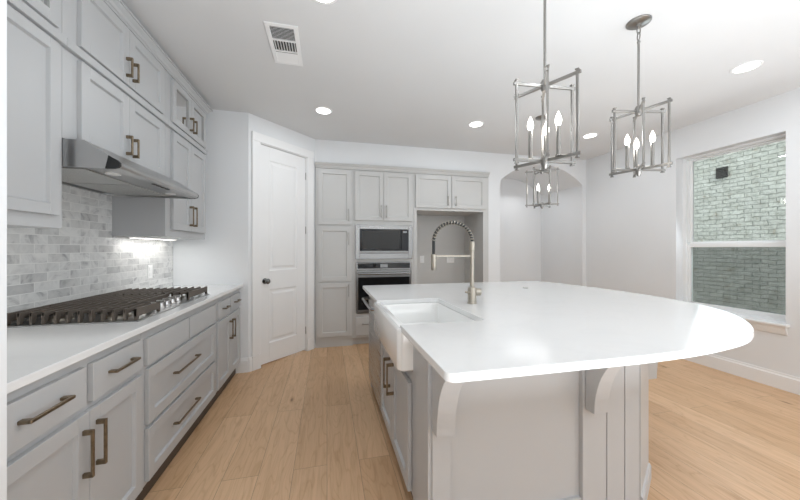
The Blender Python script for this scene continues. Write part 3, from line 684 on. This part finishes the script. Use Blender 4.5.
# countertop with the sink notch
def cr(P, n=8):
    out = []
    for i in range(1, len(P) - 2):
        p0, p1, p2, p3 = [Vector(p) for p in P[i - 1:i + 3]]
        for k in range(n):
            t = k / n; out.append(tuple(.5 * ((2 * p1) + (p2 - p0) * t + (2 * p0 - 5 * p1 + 4 * p2 - p3) * t * t + (3 * p1 - p0 - 3 * p2 + p3) * t ** 3)))
    return out
curve = [(.9, .850), (1.05, .850), (1.293, .861), (1.474, .882), (1.669, .918), (1.811, .966), (1.95, 1.038), (2.105, 1.148), (2.238, 1.272), (2.335, 1.405), (2.40, 1.54), (2.47, 1.82), (2.492, 2.1), (2.48, 2.4), (2.43, 2.72), (2.36, 2.97), (2.28, 3.07), (2.16, 3.10), (2.0, 3.10)]
def rnd(cx_, cy_, r, a0_, a1_, n=7): return [(cx_ + r * math.cos(R(a0_ + (a1_ - a0_) * k / n)), cy_ + r * math.sin(R(a0_ + (a1_ - a0_) * k / n))) for k in range(n + 1)]
SY0, SY1, SX1 = 1.462, 2.185, .80
out = rnd(.345 + .032, .857 + .032, .032, 180, 270) + [(.7, .853)] + cr(curve) + [(1.2, 3.10)] + rnd(.345 + .02, 3.08, .02, 90, 180)
out += [(.345, SY1)] + rnd(SX1 - .035, SY1 - .035, .035, 90, 0) + rnd(SX1 - .035, SY0 + .035, .035, 0, -90) + [(.345, SY0)]
m = MB(); m.prism(out, .890, .92, 'z', .003, 2)
it = m.build('island_countertop', 'quartz'); tag(it, 'large white quartz island countertop with rounded right end', 'countertop')

# farmhouse sink
sk = thing('farmhouse_sink', 'white fireclay apron-front sink set in the island', 'sink', (.58, 1.82, .68))
def rect(x0, y0, x1, y1, r, n=5):
    return rnd(x0 + r, y0 + r, r, 180, 270, n) + rnd(x1 - r, y0 + r, r, 270, 360, n) + rnd(x1 - r, y1 - r, r, 0, 90, n) + rnd(x0 + r, y1 - r, r, 90, 180, n)
OX0, OX1, OY0, OY1 = .328, .835, 1.432, 2.222
t = bmesh.new(); levels = []
def ring(p, z): return [t.verts.new((q[0], q[1], z)) for q in p]
AX = .344  # front part in front of the counter edge carries the tall apron
o0 = rect(OX0, OY0, OX1, OY1, .03); o1 = rect(OX0 + .006, OY0 + .006, OX1 - .006, OY1 - .006, .028)
i0 = rect(.378, SY0 + .002, SX1 - .002, SY1 - .002, .035); i1 = rect(.385, SY0 + .008, SX1 - .008, SY1 - .008, .045); i2 = rect(.42, SY0 + .05, SX1 - .045, SY1 - .05, .04)
rs = [ring(o1, .703), ring(o0, .709), ring(o0, .884), ring(o1, .8893), ring(i0, .8893), ring(i1, .880), ring(i1, .748), ring(i2, .726)]
for a, b in zip(rs[:-1], rs[1:]):
    for k in range(len(a)): t.faces.new((a[k], a[(k + 1) % len(a)], b[(k + 1) % len(a)], b[k]))
t.faces.new(rs[-1]); t.faces.new(list(reversed(rs[0])))
bmesh.ops.recalc_face_normals(t, faces=t.faces[:])
m = MB(); m._add(t); m.build('basin', 'fireclay', sk, True)
m = MB(); m.prism([(.326, .70), (.326, .893), (.330, .903), (.338, .907), (.340, .907), (.343, .9) , (.343, .70)], OY0, OY1, 'y')
t = bmesh.new()
m.box((.343, SY0 + .001, .86), (.376, SY1 - .001, .905), .004, 2)
m.bm.free(); m = MB()
# rounded apron: plan outline with soft corners, swept in height with a soft lip
ap = []
for z, ins in ((.702, .012), (.708, .004), (.716, 0), (.893, 0), (.902, .003), (.907, .009)):
    ap.append((z, rnd(.326 + .028, OY0 + .028, .028 - ins, 270, 180, 6) + rnd(.326 + .028, OY1 - .028, .028 - ins, 180, 90, 6) + [(.3443, OY1 - ins), (.3443, OY0 + ins)]))
t = bmesh.new(); rr = []
for z, p in ap:
    p = [(min(q[0], .3443), q[1]) for q in p]; rr.append([t.verts.new((q[0], q[1], z)) for q in p])
for a, b in zip(rr[:-1], rr[1:]):
    for k in range(len(a)): t.faces.new((a[k], a[(k + 1) % len(a)], b[(k + 1) % len(a)], b[k]))
t.faces.new(rr[-1]); t.faces.new(list(reversed(rr[0]))); bmesh.ops.remove_doubles(t, verts=t.verts[:], dist=1e-5)
bmesh.ops.recalc_face_normals(t, faces=t.faces[:]); m._add(t)
m.box((.3435, SY0 + .0015, .86), (.377, SY1 - .0015, .907), .005, 2)
m.build('apron', 'fireclay', sk, True)
MB().lathe([(.001, 0), (.045, 0), (.043, .004), (.02, .005), (.001, .003)], (.61, 1.82, .7265)).build('drain', 'chrome', sk, True)

# faucet
fx, fy = .950, 1.92
fa = thing('kitchen_faucet', 'brushed nickel spring faucet with pull-down sprayer behind the sink', 'faucet', (fx, fy, .92))
MB().lathe([(.001, 0), (.031, 0), (.031, .008), (.028, .012), (.0285, .016), (.0285, .100), (.024, .108), (.016, .112), (.001, .113)], (fx, fy, .9203)).build('faucet_base', 'nickel', fa, True)
MB().cyl((fx, fy, 1.02), (fx, fy, 1.305), .0145).lathe([(.0145, 0), (.017, .003), (.017, .016), (.0145, .019)], (fx, fy, 1.225)).build('riser', 'nickel', fa, True)
MB().lathe([(.0145, 0), (.019, .008), (.019, .042), (.0165, .065), (.001, .067)], (fx, fy, 1.272)).build('spring_collar', 'nickel', fa, True)
v = MB().cyl((fx + .02, fy, .996), (fx + .060, fy - .004, .996), .025, None, 24, .004).build('valve', 'nickel', fa, True)
MB().cyl((fx - .02, fy - .01, .996), (fx - .055, fy - .03, 1.002), .006).sphere((fx - .057, fy - .031, 1.0025), .008).build('lever', 'nickel', fa, True)
MB().box((fx - .272, fy - .007, 1.233), (fx, fy + .007, 1.247), .003).cyl((fx - .272, fy, 1.225), (fx - .272, fy, 1.252), .018).build('support_arm', 'nickel', fa, True)
hp = []; hx0 = fx - .272
for k in range(41):
    a = PI * k / 40; hp.append(((fx + hx0) / 2 + (fx - hx0) / 2 * math.cos(a), fy, 1.338 + .125 * math.sin(a)))
hose = [(fx, fy, 1.31)] + hp + [(hx0, fy, 1.31), (hx0, fy, 1.28), (hx0, fy, 1.245)]
MB().tube(hose, .0098, 12).build('hose', 'rubber', fa, True, 'black hose')
# coil
def curve_at(P, s):
    i = min(int(s), len(P) - 2); f_ = s - i; return Vector(P[i]).lerp(Vector(P[i + 1]), f_)
co = []; turns = 20; n_ = turns * 12; Lh = len(hp) - 1
for k in range(n_ + 1):
    s = Lh * k / n_; p = curve_at(hp, s); q = curve_at(hp, min(s + .2, Lh)) - curve_at(hp, max(s - .2, 0)); q.normalize()
    yv = Vector((0, 1, 0)); xv = q.cross(yv); a = 2 * PI * turns * k / n_
    co.append(p + (xv * math.cos(a) + yv * math.sin(a)) * .0140)
MB().tube(co, .0030, 6).build('spring', 'nickel', fa, True)
MB().lathe([(.001, 0), (.014, 0), (.0175, .006), (.0185, .05), (.017, .085), (.012, .095), (.001, .096)], (hx0, fy, 1.148)).build('spray_head', 'nickel', fa, True)

sw = MB().lathe([(.001, 0), (.024, 0), (.024, .004), (.014, .006), (.001, .006)], (1.81, 2.556, .9203)).build('air_switch', 'pewter', None, True)
tag(sw, 'small round metal button near the far edge of the island countertop', 'switch')

# dishwasher
dw = thing('dishwasher', 'stainless steel dishwasher at the far end of the island', 'dishwasher', (.6, 2.55, 0))
MB().box((.425, 2.2455, .10), (.98, 2.8645, .86)).build('tub', 'steelD', dw)
MB().box((.445, 2.2455, 0), (.98, 2.8645, .099)).build('toe_kick', 'black', dw)
o = MB().box((.378, 2.244, .105), (.424, 2.866, .875), .003).build('front_door', 'steelD', dw)
hp2 = [(.378, 2.275, .835), (.352, 2.278, .836), (.326, 2.292, .837), (.316, 2.32, .838), (.314, 2.55, .838), (.316, 2.79, .838), (.326, 2.818, .837), (.352, 2.832, .836), (.378, 2.835, .835)]
MB().tube(hp2, .012, 12).build('door_handle', 'steel', o, True)

# ------------------------------------------------------------------ pendants
TH = -math.atan2(73, 310) + R(9)
def pendant(x, y, zb, zt, label, turn=0):
    t = thing('pendant_light', label, 'pendant light', (x, y, zb), 0, 'nickel lantern pendants above the island')
    Rr = .168; Z = Matrix.Translation((x, y, 0)) @ Matrix.Rotation(TH - R(turn), 4, 'Z')
    MB(Z).lathe([(.001, -.028), (.012, -.028), (.014, -.018), (.058, -.012), (.066, -.006), (.066, 0), (.001, 0)], (0, 0, CH)).build('canopy', 'lamp_nickel', t, True)
    zr = CH - .140
    for i, zc in enumerate((CH - .052, CH - .090)):
        pts = []
        for k in range(16):
            a = 2 * PI * k / 16; c_, s_ = .011 * math.cos(a), .024 * math.sin(a)
            pts.append((c_, 0, zc + s_) if i == 0 else (0, c_, zc + s_))
        MB(Z).tube(pts, .0034, 8, True).build('chain_link', 'lamp_nickel', t, True)
    MB(Z).sphere((0, 0, zr + .014), .010, n=12).cyl((0, 0, zt - .02), (0, 0, zr + .01), .0068).build('rod', 'lamp_nickel', t, True)
    MB(Z).lathe([(.001, -.03), (.014, -.03), (.022, -.012), (.022, .012), (.014, .03), (.001, .03)], (0, 0, zt)).build('top_hub', 'lamp_nickel', t, True)
    MB(Z).lathe([(.001, -.042), (.008, -.040), (.012, -.028), (.020, -.012), (.020, .014), (.012, .028), (.001, .03)], (0, 0, zb)).build('bottom_hub', 'lamp_nickel', t, True)
    for k in range(3):
        Q = Z @ Matrix.Rotation(PI * k / 3, 4, 'Z'); dz = (k - 1) * .0015
        MB(Q).box((-Rr, -.006, zt - .008 + dz), (Rr, .006, zt + .006 + dz), .001).build('top_bar', 'lamp_nickel', t)
        MB(Q).box((-Rr, -.006, zb - .006 + dz), (Rr, .006, zb + .008 + dz), .001).build('bottom_bar', 'lamp_nickel', t)
    for k in range(6):
        Q = Z @ Matrix.Rotation(PI * k / 3, 4, 'Z')
        MB(Q).box((Rr - .0215, -.0055, zb - .012), (Rr - .0105, .0055, zt + .012), .001).box((Rr - .0245, -.0085, zt + .012), (Rr - .0075, .0085, zt + .018), .001).box((Rr - .0245, -.0085, zb - .018), (Rr - .0075, .0085, zb - .012), .001).build('upright', 'lamp_nickel', t)
    for k in range(3):
        a = PI - 2 * PI * k / 3 - R(9) * (turn == 0); cx_, cy_ = .072 * math.cos(a), .072 * math.sin(a)
        c_ = MB(Z).cyl((cx_, cy_, zb + .012), (cx_, cy_, zb + .150), .0100, None, 16).lathe([(.001, 0), (.014, 0), (.012, .006), (.001, .006)], (cx_, cy_, zb + .008)).build('candle_sleeve', 'lamp_nickel', t, True)
        MB(Z).lathe([(.001, 0), (.008, .001), (.013, .012), (.0155, .026), (.013, .042), (.007, .058), (.002, .070), (.0005, .072)], (cx_, cy_, zb + .151), 16).build('flame_bulb', 'bulb', c_, True)
    return t
pendant(1.062, 1.345, 1.728, 2.105, 'nickel lantern pendant nearest the camera, largest of the three')
pendant(1.902, 1.549, 1.784, 2.152, 'nickel lantern pendant on the right, hanging on a short rod near the window', 8)
pendant(2.265, 2.915, 1.762, 2.13, 'nickel lantern pendant farthest back, seen below the nearest lantern', -26)
for x, y, z in ((1.062, 1.345, 1.93), (1.902, 1.549, 1.98), (2.265, 2.915, 1.95)):
    d_ = bpy.data.lights.new('pendant_glow', 'POINT'); d_.energy = 2.2; d_.color = (1, .96, .9); d_.shadow_soft_size = .05
    o = bpy.data.objects.new('pendant_glow', d_); C.objects.link(o); o.location = (x, y, z)

# ------------------------------------------------------------------ recessed lights and the ceiling vent
def downlight(x, y, label, p=4.5):
    t = thing('recessed_light', label, 'ceiling light', (x, y, CH), 0, 'round recessed ceiling lights')
    MB().lathe([(.070, -.001), (.072, -.006), (.088, -.004), (.090, 0), (.070, 0)], (x, y, CH - .0005)).build('trim_ring', 'trim', t, True)
    MB().cyl((x, y, CH - .0045), (x, y, CH - .0005), .072, None, 28).build('light_lens', 'lamp', t, True)
    area('ceiling_glow', (x, y, CH - .012), (0, 0, 0), .14, .14, p, (.90, .955, 1), 'DISK')
downlight(-.035, 3.285, 'round recessed ceiling light in front of the tall back cabinets')
downlight(1.654, 3.243, 'round recessed ceiling light between the arch and the nearest pendant')
downlight(3.217, 3.245, 'round recessed ceiling light in the far right corner near the window')
downlight(3.191, 1.740, 'large-looking round recessed ceiling light at the right, nearest the window')
downlight(-.022, 1.765, 'round recessed ceiling light cut by the top edge of the picture')
for x, y in ((1.6, .2), (1.6, -1.4), (3.2, .2)): area('ceiling_glow', (x, y, CH - .012), (0, 0, 0), .14, .14, 3, (.90, .955, 1), 'DISK')  # extra unseen ceiling lamps added for fill, without fixtures
area('hall_fill', (3.3, 4.62, 2.3), (0, 0, 0), .8, .8, 3.0, (.95, .98, 1), 'DISK')  # unseen lamp added to brighten the hall behind the arch
vt = thing('ceiling_vent', 'white rectangular ceiling air vent with three louvre banks', 'vent', (-.283, 2.295, CH))
vx0, vx1, vy0, vy1 = -.386, -.182, 2.075, 2.515
m = MB(); z0, z1 = CH - .008, CH - .001; e = .028
m.box((vx0, vy0 + e, z0), (vx0 + e, vy1 - e, z1), .0015).box((vx1 - e, vy0 + e, z0), (vx1, vy1 - e, z1), .0015).box((vx0, vy0, z0), (vx1, vy0 + e, z1), .0015).box((vx0, vy1 - e, z0), (vx1, vy1, z1), .0015)
for yy in (vy0 + .155, vy0 + .275): m.box((vx0 + e, yy, z0), (vx1 - e, yy + .012, z1))
m.build('vent_frame', 'trim', vt)
MB().box((vx0 + .02, vy0 + .02, CH - .0015), (vx1 - .02, vy1 - .02, CH - .0005)).build('duct_shade_sheet', 'ventdark', vt)  # dark sheet stands in for the shade inside the duct
def slat_y(y, tilt):
    m = MB(Matrix.Translation((0, y, CH - .006)) @ Matrix.Rotation(tilt, 4, 'X')); m.box((vx0 + e, -.006, -.0008), (vx1 - e, .006, .0008)); m.build('louvre', 'trim', vt)
for k in range(9): slat_y(vy0 + e + .008 + k * .0132, R(35))
for k in range(9): slat_y(vy1 - e - .008 - k * .0125, R(-12))
for k in range(8):
    m = MB(Matrix.Translation((vx0 + e + .010 + k * .0183, 0, CH - .006)) @ Matrix.Rotation(R(40), 4, 'Y')); m.box((-.005, vy0 + .167, -.0008), (.005, vy0 + .275, .0008)); m.build('louvre', 'trim', vt)
